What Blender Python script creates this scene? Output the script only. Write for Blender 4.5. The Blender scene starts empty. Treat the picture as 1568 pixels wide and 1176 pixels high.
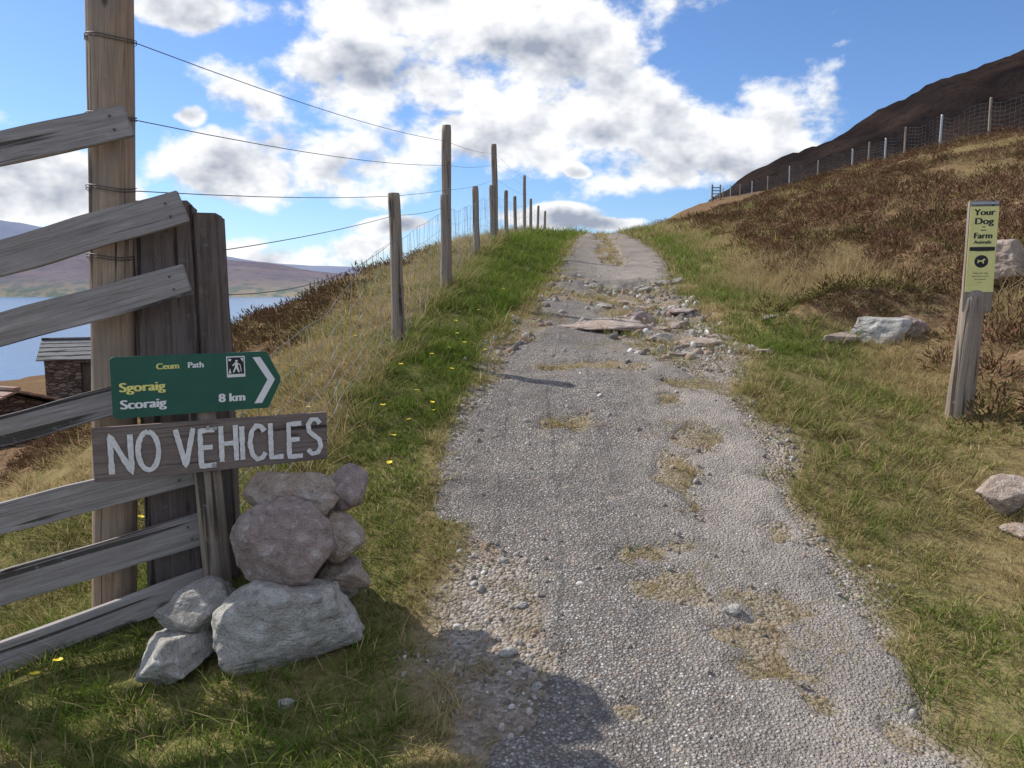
import bpy, bmesh, math, random
import numpy as np
from mathutils import Vector, Matrix, Euler, noise as mnoise
random.seed(7); rng=np.random.default_rng(7)
scene=bpy.context.scene
V=Vector

# ------------------------------------------------------------ noise
_perm=np.random.default_rng(3).permutation(256)
_val=np.random.default_rng(4).random(256)
def vnoise(x,y,seed=0):
    x=np.asarray(x,float)+seed*17.31; y=np.asarray(y,float)+seed*9.17
    xi=np.floor(x).astype(int); yi=np.floor(y).astype(int)
    fx=x-xi; fy=y-yi
    fx=fx*fx*(3-2*fx); fy=fy*fy*(3-2*fy)
    def h(a,b): return _val[_perm[(_perm[a&255]+b)&255]]
    return (h(xi,yi)*(1-fx)+h(xi+1,yi)*fx)*(1-fy)+(h(xi,yi+1)*(1-fx)+h(xi+1,yi+1)*fx)*fy
def fbm(x,y,oct=4,seed=0):
    x=np.asarray(x,float); y=np.asarray(y,float)
    s=0;a=.5;t=0
    for i in range(oct):
        s=s+a*vnoise(x*2**i,y*2**i,seed+i*3); t+=a; a*=.5
    return s/t
def sstep(a,b,x):
    t=np.clip((x-a)/(b-a),0,1); return t*t*(3-2*t)

# ------------------------------------------------------------ terrain sections
# y : list of (x,z) columns: left shelf, left slope, brow, fence line, path L, centre, R, bank foot, bank, hill fence
S={
-8: [(-18,-5),(-6,-2.6),(-3.5,-1.6),(-2.0,-1.0),(-.3,-.75),(.7,-.75),(1.6,-.75),(2.6,-.65),(5,-.1),(20,3)],
0:  [(-18,-5),(-6,-2.2),(-3.5,-1.1),(-1.8,-.4),(-.2,-.15),(.7,-.12),(1.6,-.12),(2.4,-.1),(5,.5),(20,4)],
2.4:[(-18,-4.6),(-6,-1.9),(-3.5,-.8),(-1.6,-.12),(-.21,.0),(.7,.01),(1.6,.0),(2.4,.05),(5,.8),(20,4.6)],
3.6:[(-18,-4.4),(-6,-1.7),(-3.5,-.75),(-1.45,.1),(-.37,.17),(.7,.19),(1.75,.17),(2.7,.13),(5,.9),(20,4.9)],
5:  [(-18,-4.2),(-6,-1.2),(-3.5,-.15),(-1.25,.5),(-.45,.5),(.7,.52),(1.87,.5),(3.0,.40),(5.5,1.1),(20,5.1)],
6.5:[(-18,-4.0),(-6,-.95),(-3.5,.1),(-1.1,.95),(-.22,.85),(.9,.87),(2.05,.84),(3.4,.68),(6,1.4),(20,5.3)],
8:  [(-18,-3.9),(-6,-.8),(-3.5,.35),(-1.05,1.25),(-.17,1.1),(1.1,1.1),(2.4,1.08),(3.6,1.0),(6,1.75),(20,5.4)],
10: [(-18,-3.8),(-7,-.95),(-4.2,.6),(-.83,1.6),(.3,1.42),(1.45,1.38),(2.6,1.38),(3.8,1.4),(6.5,2.15),(20,5.6)],
12.5:[(-18,-3.8),(-8,-1.3),(-4.9,.82),(-.74,1.95),(.6,1.7),(1.65,1.65),(2.75,1.65),(3.6,1.75),(6.5,2.5),(20,5.7)],
17.6:[(-18,-3.7),(-9,-1.2),(-3.5,1.6),(-.36,2.72),(1.18,2.35),(2.3,2.28),(3.5,2.28),(4.5,2.5),(8,3.4),(20,6.0)],
25: [(-18,-3.3),(-9,-.9),(-2.2,2.4),(.0,3.35),(1.95,3.15),(3.1,3.1),(4.3,3.12),(5.5,3.35),(10,4.6),(20,6.6)],
35: [(-18,-2.9),(-9,-.6),(-2,2.7),(1.2,4.1),(3.2,4.15),(4.1,4.12),(5.0,4.15),(6.5,4.4),(13,5.8),(23,8.4)],
46: [(-18,-3),(-9,-.6),(-1,2.6),(2.5,4.2),(4.2,4.55),(5.1,4.6),(6.0,4.65),(8,5.0),(14,6.5),(24,9.2)],
60: [(-22,-4.5),(-9,-1),(-1,2.2),(3,3.6),(5,4.2),(6,4.4),(7,4.6),(9,5.2),(14,7.0),(27,10.6)],
90: [(-30,-6.5),(-12,-3.5),(-4,-1),(3,1.5),(6,2.6),(8,3.6),(10,4.6),(13,6.6),(19,9.0),(29.6,12.8)],
130:[(-40,-9.5),(-22,-7.5),(-10,-6),(0,-4),(6,0),(8,2),(10,4),(14,6.6),(22,11.2),(35,16.3)],
200:[(-60,-14),(-40,-13),(-20,-12.5),(0,-8),(10,-1),(14,1),(18,4),(24,8),(34,13),(50,20)],
420:[(-60,-17),(-40,-17),(-20,-16),(0,-15),(10,-14),(14,-13),(18,-12),(24,-10),(34,-5),(60,5)],
900:[(-60,-22),(-40,-22),(-20,-22),(0,-22),(10,-22),(14,-22),(18,-22),(24,-22),(34,-22),(60,-20)],
}
SY=np.array(sorted(S)); 
TX=[];TZ=[]
for y in sorted(S):
    r=S[y]
    shore=(-105 if y<250 else -110)
    zs=-13.6 if y<190 else -18
    cols=[(-900,-40),(shore,zs)]+r+[(r[-1][0]+40,r[-1][1]+3.0),(r[-1][0]+900,r[-1][1]+8)]
    TX.append([c[0] for c in cols]); TZ.append([c[1] for c in cols])
TX=np.array(TX,float).T; TZ=np.array(TZ,float).T
def slopes(x,y):
    h=np.diff(x,axis=-1); d=np.diff(y,axis=-1)/h
    m=np.zeros_like(y)
    a=d[...,:-1]; b=d[...,1:]
    ok=(a*b)>0
    den=np.where(ok,a+b,1)
    m[...,1:-1]=np.where(ok,2*a*b/den,0)
    m[...,0]=d[...,0]; m[...,-1]=d[...,-1]
    return m
def herm(x0,x1,y0,y1,m0,m1,x):
    h=x1-x0; t=np.clip((x-x0)/h,0,1)
    t2=t*t;t3=t2*t
    return (2*t3-3*t2+1)*y0+(t3-2*t2+t)*h*m0+(-2*t3+3*t2)*y1+(t3-t2)*h*m1
SYb=np.broadcast_to(SY.astype(float),TX.shape)
MX=slopes(SYb,TX); MZ=slopes(SYb,TZ)
def cols_at(y):
    y=np.clip(np.asarray(y,float).ravel(),SY[0],SY[-1]-1e-6)
    i=np.clip(np.searchsorted(SY,y,side='right')-1,0,len(SY)-2)
    f=lambda A,M: herm(SY[i],SY[i+1],A[:,i],A[:,i+1],M[:,i],M[:,i+1],y).T
    return f(TX,MX),f(TZ,MZ)
MOUND=(4.0,8.85)
def mound(x,y): return np.exp(-(((x-MOUND[0])/.8)**2+((y-MOUND[1])/.48)**2))
def chan(x,y):
    """eroded channel where the tarmac has washed out"""
    cx=2.05+.25*np.sin(y*.9)
    m=np.clip(1-((x-cx)/.75)**2,0,1)
    return m*sstep(7.2,10,y)*(1-sstep(13.35,13.6,y))
def Hraw(x,y):
    sh=np.shape(x); x=np.asarray(x,float).ravel(); y=np.asarray(y,float).ravel()
    X,Z=cols_at(y); M=slopes(X,Z)
    k=np.clip((x[:,None]>X).sum(1)-1,0,X.shape[1]-2); r=np.arange(len(x))
    z=herm(X[r,k],X[r,k+1],Z[r,k],Z[r,k+1],M[r,k],M[r,k+1],x)
    L,R=X[:,6],X[:,8]
    off=np.maximum(np.maximum(L-x,x-R),0)
    rough=sstep(.3,3,off)
    z=z+(fbm(x*.55,y*.55,3,1)-.5)*.6*rough*sstep(1,6,off)+(fbm(x*1.6,y*1.6,3,2)-.5)*.26*rough
    big=sstep(10,80,np.hypot(x,y)); z=z+(fbm(x*.06,y*.06,4,5)-.5)*1.6*big*sstep(3,12,off)
    z=z+(fbm(x*4,y*4,3,7)-.5)*.035*np.where(off>0,1,.6)
    z=z+(fbm(x*1.3,y*1.3,2,12)-.5)*.06
    ch=chan(x,y)
    z=z-.17*ch+ch*(fbm(x*5,y*5,3,9)-.5)*.14
    z=z+.46*mound(x,y)
    return z.reshape(sh)
H=Hraw
def h1(x,y): return float(Hraw(np.array([x]),np.array([y]))[0])

tLy=[0,1.5,2.3,2.6,3.0,3.4,3.7,3.9,4.2,5,5.6,6.3,7.0,7.6,8.4,8.6]
tLx=[-.35,-.3,-.15,.15,.28,.22,.12,-.05,-.38,-.42,-.35,-.12,-.05,.05,.45,.6]
tRy=[0,2.6,3.6,5,6.3,6.8,7.4,8.4,8.6]
tRx=[1.5,1.48,1.60,1.70,1.65,1.45,1.2,1.0,.9]
patches=[(.7,6.8,.42,.16),(.5,5.5,.28,.10),(1.05,4.6,.14,.26),(.72,3.5,.12,.08),(.9,3.1,.15,.08),(1.0,2.82,.13,.09),(.72,3.85,.08,.06),(1.25,5.9,.14,.2),(1.35,5.2,.12,.16),(1.55,6.3,.2,.16),(1.2,3.3,.06,.04),(.45,2.7,.05,.04),(1.5,4.0,.06,.10)]
islands=[(.75,9.5,.42,.9),(1.05,12.2,.38,.8)]
def edges(y):
    X,Z=cols_at(y); return X[:,6],X[:,8],X[:,5],X[:,9]
def warp(x,y,a):
    return x+(fbm(x*5,y*5,3,101)-.5)*a*2,y+(fbm(x*5,y*5,3,111)-.5)*a*2
def strip(x,y):
    return np.clip((fbm(x*1.8,y*1.1,4,121)*.75+.25*np.exp(-((x-(1.05+.03*y))/.45)**2)-.61)*9,0,1)*(y<8)
def fargrass(x,y,L,R):
    return np.exp(-((x-(L+R)/2+.1)/.33)**2)*sstep(14.5,16.5,y)*(1-sstep(38,42,y))*(fbm(x*1.5,y*.5,3,141)>.43)
def tar(x,y):
    sh=np.shape(x); x=np.asarray(x,float).ravel(); y=np.asarray(y,float).ravel()
    L,R,F,B=edges(y)
    lo=np.minimum(x-np.interp(y,tLy,tLx),np.interp(y,tRy,tRx)-x)
    lo=np.minimum(lo,(8.5-y))
    taper=sstep(24,42,y)*.25
    up=np.minimum(np.minimum(x-L-.12-taper,R-.1-taper-x),y-13.55-.25*np.sin(x*2.3)-.15*np.sin(x*6))
    t=np.maximum(lo,up)
    for cx,cy,rx,ry in islands:
        t=np.maximum(t,(1-np.sqrt(((x-cx)/rx)**2+((y-cy)/ry)**2))*.3)
    wx,wy=warp(x,y,.13)
    for cx,cy,rx,ry in patches:
        q=np.sqrt(((wx-cx)/rx)**2+((wy-cy)/ry)**2)
        t=np.minimum(t,(q-1)*min(rx,ry)+.0)
    t=t-strip(x,y)*.12
    t=np.minimum(t,.35-.75*fargrass(x,y,L,R))
    t=t+(fbm(x*3,y*3,4,21)-.5)*np.where(y>13,.6,.34)+(fbm(x*14,y*14,2,25)-.5)*.07
    return t.reshape(sh)
def patchm(x,y):
    x=np.asarray(x,float); y=np.asarray(y,float); sh=x.shape
    L,R,F,B=[a.reshape(sh) for a in edges(y.ravel())]
    m=np.zeros(sh); wx,wy=warp(x,y,.13)
    for cx,cy,rx,ry in patches:
        q=((wx-cx)/(rx*1.25))**2+((wy-cy)/(ry*1.25))**2
        m=np.maximum(m,np.clip(1.25-q,0,1))
    q=((wx-1.15)/.5)**2+((wy-10.8)/.6)**2; m=np.maximum(m,np.clip(1.2-q,0,1))
    q=((wx-.35)/.35)**2+((wy-9.0)/1.0)**2; m=np.maximum(m,np.clip(1.1-q,0,1)*.8)
    q=((wx-1.05)/.5)**2+((wy-7.6)/.25)**2; m=np.maximum(m,np.clip(1.2-q,0,1))
    q=((wx-1.3)/.4)**2+((wy-9.6)/.35)**2; m=np.maximum(m,np.clip(1.2-q,0,1)*.7)
    m=np.maximum(m,strip(x,y)*.7)
    m=np.maximum(m,.8*fargrass(x,y,L,R))
    return np.clip(m,0,1)
def offpath(x,y):
    x=np.asarray(x,float);y=np.asarray(y,float);sh=x.shape
    L,R,F,B=edges(y.ravel())
    L=L.reshape(sh);R=R.reshape(sh)
    return np.maximum(L-x,x-R)+(fbm(x*2.2,y*2.2,4,31)-.5)*.6
def green(x,y):
    x=np.asarray(x,float);y=np.asarray(y,float);sh=x.shape
    L,R,F,B=[a.reshape(sh) for a in edges(y.ravel())]
    dl=L-x; dr=x-R
    g=np.where(x<L, np.where(x>F+.22, .98,.98-.82*sstep(0,.55,F+.22-x)), .68-.50*sstep(.2,1.6,dr))
    g=np.where((y<5)&(x<L),.66-.1*sstep(0,1,dl-.8),g)
    g=np.where((y<6)&(x>R),.42-.30*sstep(.2,1.4,dr),g)
    g=np.where((dl<.15)&(dr<.15),g*.4,g)
    return np.clip(g+(fbm(x*1.3,y*1.3,3,41)-.5)*.95,0,1)
def heath(x,y):
    x=np.asarray(x,float);y=np.asarray(y,float);sh=x.shape
    L,R,F,B=[a.reshape(sh) for a in edges(y.ravel())]
    r=sstep(.1,1.2,x-B-.1*np.clip(y,0,10)*.05)
    l=sstep(.9,1.7,F-x)*sstep(7.5,9.5,y)
    n=fbm(x*.45,y*.34,4,51)
    band=.11*np.exp(-((x-B-2.2)/2.8)**2)
    fr=sstep(.42,.54,n+.045+band)
    return np.clip(np.maximum(np.maximum(r*fr,l*sstep(.32,.44,n+.10)),mound(x,y)*1.6),0,1)

# ------------------------------------------------------------ node helpers
def newmat(name):
    m=bpy.data.materials.new(name); m.use_nodes=True
    nt=m.node_tree; nt.nodes.clear()
    return m,nt
class NB:
    def __init__(s,nt): s.nt=nt
    def n(s,t,**kw):
        nd=s.nt.nodes.new(t)
        for k,v in kw.items(): setattr(nd,k,v)
        return nd
    def l(s,a,b): s.nt.links.new(a,b)
    def setin(s,sock,v):
        if isinstance(v,bpy.types.NodeSocket): s.l(v,sock)
        else:
            if isinstance(v,(tuple,list)) and len(v)==3 and sock.type=='RGBA': v=(*v,1)
            sock.default_value=v
    def math(s,op,a,b=0.0,c=None,clamp=False):
        nd=s.n('ShaderNodeMath',operation=op,use_clamp=clamp)
        s.setin(nd.inputs[0],a); s.setin(nd.inputs[1],b)
        if c is not None: s.setin(nd.inputs[2],c)
        return nd.outputs[0]
    def mix(s,f,a,b,bt='MIX'):
        nd=s.n('ShaderNodeMix',data_type='RGBA',blend_type=bt)
        s.setin(nd.inputs[0],f); s.setin(nd.inputs[6],a); s.setin(nd.inputs[7],b)
        return nd.outputs[2]
    def rng(s,v,a,b,c=0.0,d=1.0,smooth=False):
        nd=s.n('ShaderNodeMapRange'); 
        if smooth: nd.interpolation_type='SMOOTHSTEP'
        s.setin(nd.inputs[0],v)
        for i,q in enumerate((a,b,c,d)): s.setin(nd.inputs[1+i],q)
        return nd.outputs[0]
    def noise(s,vec,scale,detail=4,rough=.55,out=0,dist=0):
        nd=s.n('ShaderNodeTexNoise'); nd.inputs['Scale'].default_value=scale
        nd.inputs['Detail'].default_value=detail; nd.inputs['Roughness'].default_value=rough
        nd.inputs['Distortion'].default_value=dist
        if vec is not None: s.l(vec,nd.inputs['Vector'])
        return nd.outputs[out]
    def vor(s,vec,scale,out='Distance',feature='F1'):
        nd=s.n('ShaderNodeTexVoronoi',feature=feature); nd.inputs['Scale'].default_value=scale
        s.l(vec,nd.inputs['Vector']); return nd.outputs[out]
    def mapping(s,vec,scale):
        nd=s.n('ShaderNodeVectorMath',operation='MULTIPLY'); nd.inputs[1].default_value=scale; s.l(vec,nd.inputs[0]); return nd.outputs[0]
    def bump(s,h,strength,dist,normal=None):
        nd=s.n('ShaderNodeBump'); nd.inputs['Strength'].default_value=strength; nd.inputs['Distance'].default_value=dist
        s.l(h,nd.inputs['Height'])
        if normal is not None: s.l(normal,nd.inputs['Normal'])
        return nd.outputs[0]
    def bsdf(s,col,rough=.8,normal=None,metal=0,spec=.3):
        nd=s.n('ShaderNodeBsdfPrincipled'); s.setin(nd.inputs['Base Color'],col); s.setin(nd.inputs['Roughness'],rough)
        nd.inputs['Metallic'].default_value=metal; nd.inputs['Specular IOR Level'].default_value=spec
        if normal is not None: s.l(normal,nd.inputs['Normal'])
        return nd.outputs[0]
    def out(s,sh):
        o=s.n('ShaderNodeOutputMaterial'); s.l(sh,o.inputs[0])
def pos(b): return b.n('ShaderNodeNewGeometry').outputs['Position']
def obj(b): return b.n('ShaderNodeTexCoord').outputs['Object']
def diffuse(b,col,normal=None):
    d=b.n('ShaderNodeBsdfDiffuse'); b.setin(d.inputs[0],col)
    if normal is not None: b.l(normal,d.inputs['Normal'])
    return d.outputs[0]

def mat_ground():
    m,nt=newmat('ground_mat'); b=NB(nt); p=pos(b)
    at=b.n('ShaderNodeAttribute',attribute_name='zone'); sp=b.n('ShaderNodeSeparateColor'); b.l(at.outputs['Color'],sp.inputs[0])
    dirt,gr,he=sp.outputs[0],sp.outputs[1],sp.outputs[2]
    n1=b.noise(p,2.5,3,.6); n2=b.noise(p,30,3,.7); n4=b.noise(p,9,2,.65)
    gcol=b.mix(gr,(.25,.175,.085),(.095,.12,.032))
    gcol=b.mix(b.rng(n2,.35,.7,0,.8),gcol,(.28,.22,.11))
    gcol=b.mix(b.rng(n4,.45,.75,0,.5),gcol,(.07,.05,.025))
    hcol=b.mix(b.rng(n2,.3,.7),(.06,.032,.022),(.19,.115,.075))
    hcol=b.mix(b.rng(n4,.46,.66),hcol,(.28,.20,.11))
    col=b.mix(he,gcol,hcol)
    v=b.n('ShaderNodeTexVoronoi'); v.inputs['Scale'].default_value=60; b.l(p,v.inputs['Vector'])
    vs=b.n('ShaderNodeSeparateColor'); b.l(v.outputs['Color'],vs.inputs[0])
    dcol=b.mix(vs.outputs[0],(.17,.145,.12),(.46,.41,.36))
    dcol=b.mix(b.rng(n1,.4,.65,0,.7),dcol,(.28,.21,.15))
    dcol=b.mix(b.rng(n4,.5,.7,0,.6),dcol,(.15,.13,.07))
    col=b.mix(dirt,col,dcol)
    h=b.math('ADD',b.math('MULTIPLY',v.outputs['Distance'],b.math('MULTIPLY',dirt,-1.0)),b.math('MULTIPLY',n2,1.2))
    b.out(diffuse(b,col,b.bump(h,.9,.02))); return m
def mat_path():
    m,nt=newmat('path_mat'); b=NB(nt); p=pos(b)
    v1=b.n('ShaderNodeTexVoronoi'); v1.inputs['Scale'].default_value=66; b.l(p,v1.inputs['Vector'])
    v2=b.n('ShaderNodeTexVoronoi'); v2.inputs['Scale'].default_value=150; b.l(p,v2.inputs['Vector'])
    s1=b.n('ShaderNodeSeparateColor'); b.l(v1.outputs['Color'],s1.inputs[0])
    s2=b.n('ShaderNodeSeparateColor'); b.l(v2.outputs['Color'],s2.inputs[0])
    n1=b.noise(p,1.1,4,.65); n2=b.noise(p,6,4,.7); n3=b.noise(p,45,2,.7)
    agg=b.mix(s1.outputs[0],(.18,.165,.155),(.50,.46,.42))
    agg=b.mix(b.rng(s1.outputs[1],.86,.95),agg,(.68,.65,.61))
    agg=b.mix(b.rng(s1.outputs[2],.88,.95),agg,(.38,.26,.20))
    bind=b.mix(n3,(.07,.063,.058),(.25,.225,.20))
    f=b.rng(v1.outputs['Distance'],.30,.58)
    col=b.mix(f,agg,bind)
    col=b.mix(b.rng(s2.outputs[0],.7,.95,0,.5),col,(.47,.43,.39))
    sx=b.n('ShaderNodeSeparateXYZ'); b.l(p,sx.inputs[0])
    # worn, gravelly right-hand wheel track; darker intact tar to the left
    lx=b.math('ADD',b.math('SUBTRACT',sx.outputs[0],b.math('MULTIPLY',sx.outputs[1],.05)),b.math('MULTIPLY',b.math('SUBTRACT',n1,.5),1.6))
    col=b.mix(b.rng(lx,.4,1.2,0,.52),col,(.50,.435,.37))
    col=b.mix(b.rng(n1,.48,.70,0,.45),col,(.13,.12,.115))
    col=b.mix(b.rng(n2,.50,.70,0,.55),col,(.13,.115,.10))
    col=b.mix(b.rng(n2,.40,.28,0,.6),col,(.46,.38,.29))
    col=b.mix(b.rng(sx.outputs[1],13,22,0,.35),col,(.20,.17,.145))
    h=b.math('ADD',b.rng(v1.outputs['Distance'],.0,.6,1,0),b.math('MULTIPLY',b.rng(v2.outputs['Distance'],0,.6,1,0),.4))
    h=b.math('ADD',h,b.math('MULTIPLY',n2,2.2))
    b.out(diffuse(b,col,b.bump(h,1.0,.011))); return m
def mat_veg(name,cg1,cg2,cs1,cs2,trans=.35):
    m,nt=newmat(name); b=NB(nt)
    at=b.n('ShaderNodeAttribute',attribute_name='bl'); sp=b.n('ShaderNodeSeparateColor'); b.l(at.outputs['Color'],sp.inputs[0])
    ig=b.n('ShaderNodeAttribute',attribute_name='g',attribute_type='INSTANCER')
    rnd=b.n('ShaderNodeObjectInfo').outputs['Random']
    gcol=b.mix(sp.outputs[0],cg1,cg2)
    scol=b.mix(sp.outputs[0],cs1,cs2)
    f=b.math('ADD',ig.outputs['Fac'],b.math('MULTIPLY',b.math('SUBTRACT',sp.outputs[2],.5),.9))
    f=b.rng(f,.25,.65)
    col=b.mix(f,scol,gcol)
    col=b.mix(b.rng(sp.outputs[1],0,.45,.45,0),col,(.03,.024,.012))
    col=b.mix(b.math('MULTIPLY',rnd,.35),col,b.mix(.5,col,(0.02,.02,.01)))
    d=b.n('ShaderNodeBsdfDiffuse'); b.l(col,d.inputs[0])
    t=b.n('ShaderNodeBsdfTranslucent'); b.l(col,t.inputs[0])
    mx=b.n('ShaderNodeMixShader'); mx.inputs[0].default_value=trans; b.l(d.outputs[0],mx.inputs[1]); b.l(t.outputs[0],mx.inputs[2])
    b.out(mx.outputs[0] if trans>0 else d.outputs[0]); return m
def mat_wood(name,axis,c1,c2,c3,sc=1.0,lich=.45):
    m,nt=newmat(name); b=NB(nt); o=obj(b)
    rnd=b.n('ShaderNodeObjectInfo').outputs['Random']
    ad=b.n('ShaderNodeVectorMath',operation='ADD'); b.l(o,ad.inputs[0])
    cb=b.n('ShaderNodeCombineXYZ'); b.l(b.math('MULTIPLY',rnd,37.0),cb.inputs[0]); b.l(b.math('MULTIPLY',rnd,11.0),cb.inputs[1]); b.l(b.math('MULTIPLY',rnd,23.0),cb.inputs[2])
    b.l(cb.outputs[0],ad.inputs[1]); o=ad.outputs[0]
    s=[38*sc]*3; s[axis]=2.0
    s2=[130*sc]*3; s2[axis]=3.0
    s3=[26*sc]*3; s3[axis]=.9
    g1=b.noise(b.mapping(o,s),1,4,.65,dist=.6); g2=b.noise(b.mapping(o,s2),1,3,.7); g3=b.noise(b.mapping(o,s3),1,2,.5,dist=.4)
    n=b.noise(o,5,3,.6); n2=b.noise(o,28,3,.6)
    col=b.mix(b.rng(g1,.3,.7),c1,c2)
    col=b.mix(b.rng(n,.4,.65,0,.7),col,c3)
    col=b.mix(b.rng(g2,.5,.72,0,.5),col,(c1[0]*.45,c1[1]*.42,c1[2]*.4))
    crack=b.rng(g3,.60,.66)
    col=b.mix(b.math('MULTIPLY',crack,.8),col,(.02,.016,.012))
    col=b.mix(b.rng(n2,.60,.75,0,lich),col,(.38,.38,.35))
    vk=b.n('ShaderNodeTexVoronoi'); vk.inputs['Scale'].default_value=1.0
    s4=[7.0]*3; s4[axis]=3.2; b.l(b.mapping(o,s4),vk.inputs['Vector'])
    knot=b.rng(vk.outputs['Distance'],.05,.13,1,0)
    col=b.mix(b.math('MULTIPLY',knot,.75),col,(.045,.028,.018))
    h=b.math('SUBTRACT',b.math('ADD',g1,b.math('MULTIPLY',g2,.5)),b.math('MULTIPLY',crack,1.6))
    b.out(b.bsdf(col,.82,b.bump(h,.8,.006),spec=.2)); return m
def mat_rock(name,c1,c2,c3,lich=.3):
    m,nt=newmat(name); b=NB(nt); o=obj(b)
    n1=b.noise(o,5,4,.65); n2=b.noise(o,22,5,.7,dist=.5); n3=b.noise(o,120,2,.7); 
    n4=b.noise(b.mapping(o,(3,3,11)),1,4,.6,dist=1.2)
    col=b.mix(b.rng(n1,.3,.7),c1,c2)
    col=b.mix(b.rng(n4,.42,.62,0,.75),col,c3)
    col=b.mix(b.rng(n2,.55,.68,0,lich*1.6),col,(.64,.63,.59))
    col=b.mix(b.rng(n1,.60,.66,0,.5),col,(.64,.63,.59))
    col=b.mix(b.rng(n3,.52,.72,0,.55),col,(.10,.09,.08))
    col=b.mix(b.rng(n2,.44,.32,0,.55),col,(.10,.085,.07))
    h=b.math('ADD',b.math('MULTIPLY',n2,1.2),b.math('MULTIPLY',n3,.3)); h=b.math('ADD',h,b.math('MULTIPLY',n4,1.1))
    b.out(b.bsdf(col,.88,b.bump(h,.9,.035),spec=.2)); return m
def mat_plain(name,c,rough=.5,metal=0,nz=.15,scale=20,spec=.4,c2=None):
    m,nt=newmat(name); b=NB(nt); o=obj(b)
    n=b.noise(o,scale,3,.65); n2=b.noise(o,scale*.2,3,.6)
    c2=c2 or tuple(q*(1-nz*2) for q in c)
    col=b.mix(b.rng(n,.4,.75),c,c2); col=b.mix(b.rng(n2,.45,.75,0,.6),col,c2)
    b.out(b.bsdf(col,b.rng(n2,.3,.7,rough-.08,rough+.12),metal=metal,spec=spec)); return m
def mat_pebble():
    m,nt=newmat('pebble_mat'); b=NB(nt)
    r=b.n('ShaderNodeObjectInfo').outputs['Random']; n=b.noise(obj(b),3,3,.6)
    col=b.mix(r,(.16,.14,.125),(.50,.455,.41)); col=b.mix(b.rng(b.math('FRACT',b.math('MULTIPLY',r,17.3)),.75,.8),col,(.36,.25,.19))
    col=b.mix(b.rng(b.math('FRACT',b.math('MULTIPLY',r,7.7)),.9,.92),col,(.70,.68,.64))
    col=b.mix(b.rng(n,.4,.7,0,.5),col,(.16,.14,.12))
    b.out(diffuse(b,col)); return m

M={}
M['ground']=mat_ground(); M['path']=mat_path()
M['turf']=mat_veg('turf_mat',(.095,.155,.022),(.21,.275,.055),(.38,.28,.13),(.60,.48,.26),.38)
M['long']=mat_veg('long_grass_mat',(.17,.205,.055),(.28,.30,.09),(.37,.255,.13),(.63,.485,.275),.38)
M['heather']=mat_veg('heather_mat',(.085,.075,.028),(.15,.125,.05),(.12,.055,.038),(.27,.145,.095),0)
M['post']=mat_wood('post_wood',2,(.19,.145,.115),(.40,.32,.245),(.27,.24,.215))
M['tall']=mat_wood('tall_post_wood',2,(.26,.185,.13),(.47,.35,.245),(.27,.225,.19),lich=.2)
M['dark']=mat_wood('old_post_wood',2,(.095,.068,.058),(.22,.17,.145),(.165,.14,.13),.7,.25)
M['plank']=mat_wood('plank_wood',0,(.215,.19,.18),(.44,.40,.38),(.29,.265,.255))
M['board']=mat_wood('board_wood',0,(.15,.115,.10),(.27,.215,.19),(.20,.165,.15),1,.15)
M['wpaint']=mat_plain('white_paint',(.80,.79,.78),.6,c2=(.58,.57,.55),scale=60)
M['signgreen']=mat_plain('sign_green',(.006,.10,.065),.35,nz=.12,scale=8,spec=.5)
M['signwhite']=mat_plain('sign_white',(.80,.81,.82),.4,nz=.05)
M['signyel']=mat_plain('sign_yellow_letters',(.82,.76,.24),.4,nz=.05)
M['black']=mat_plain('black_ink',(.015,.015,.018),.5)
M['paleyel']=mat_plain('pale_yellow_panel',(.76,.71,.28),.45,nz=.06,scale=10)
M['steel']=mat_plain('galvanised_steel',(.42,.43,.44),.45,metal=.6,scale=50)
M['wire']=mat_plain('wire_metal',(.14,.135,.13),.5,metal=.6,scale=30)
M['rockA']=mat_rock('rock_purple',(.28,.21,.185),(.49,.385,.345),(.36,.28,.25),.35)
M['rockB']=mat_rock('rock_pale',(.45,.425,.39),(.68,.65,.60),(.34,.315,.28),.5)
M['rockC']=mat_rock('rock_brown',(.38,.28,.215),(.57,.46,.375),(.42,.335,.28),.35)
M['rockD']=mat_rock('rock_grey',(.34,.315,.28),(.53,.495,.45),(.28,.255,.225),.45)
M['pebble']=mat_pebble()
M['flower']=mat_plain('dandelion_yellow',(.85,.65,.02),.6)
M['stem']=mat_plain('dandelion_stem',(.12,.2,.04),.6)

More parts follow.
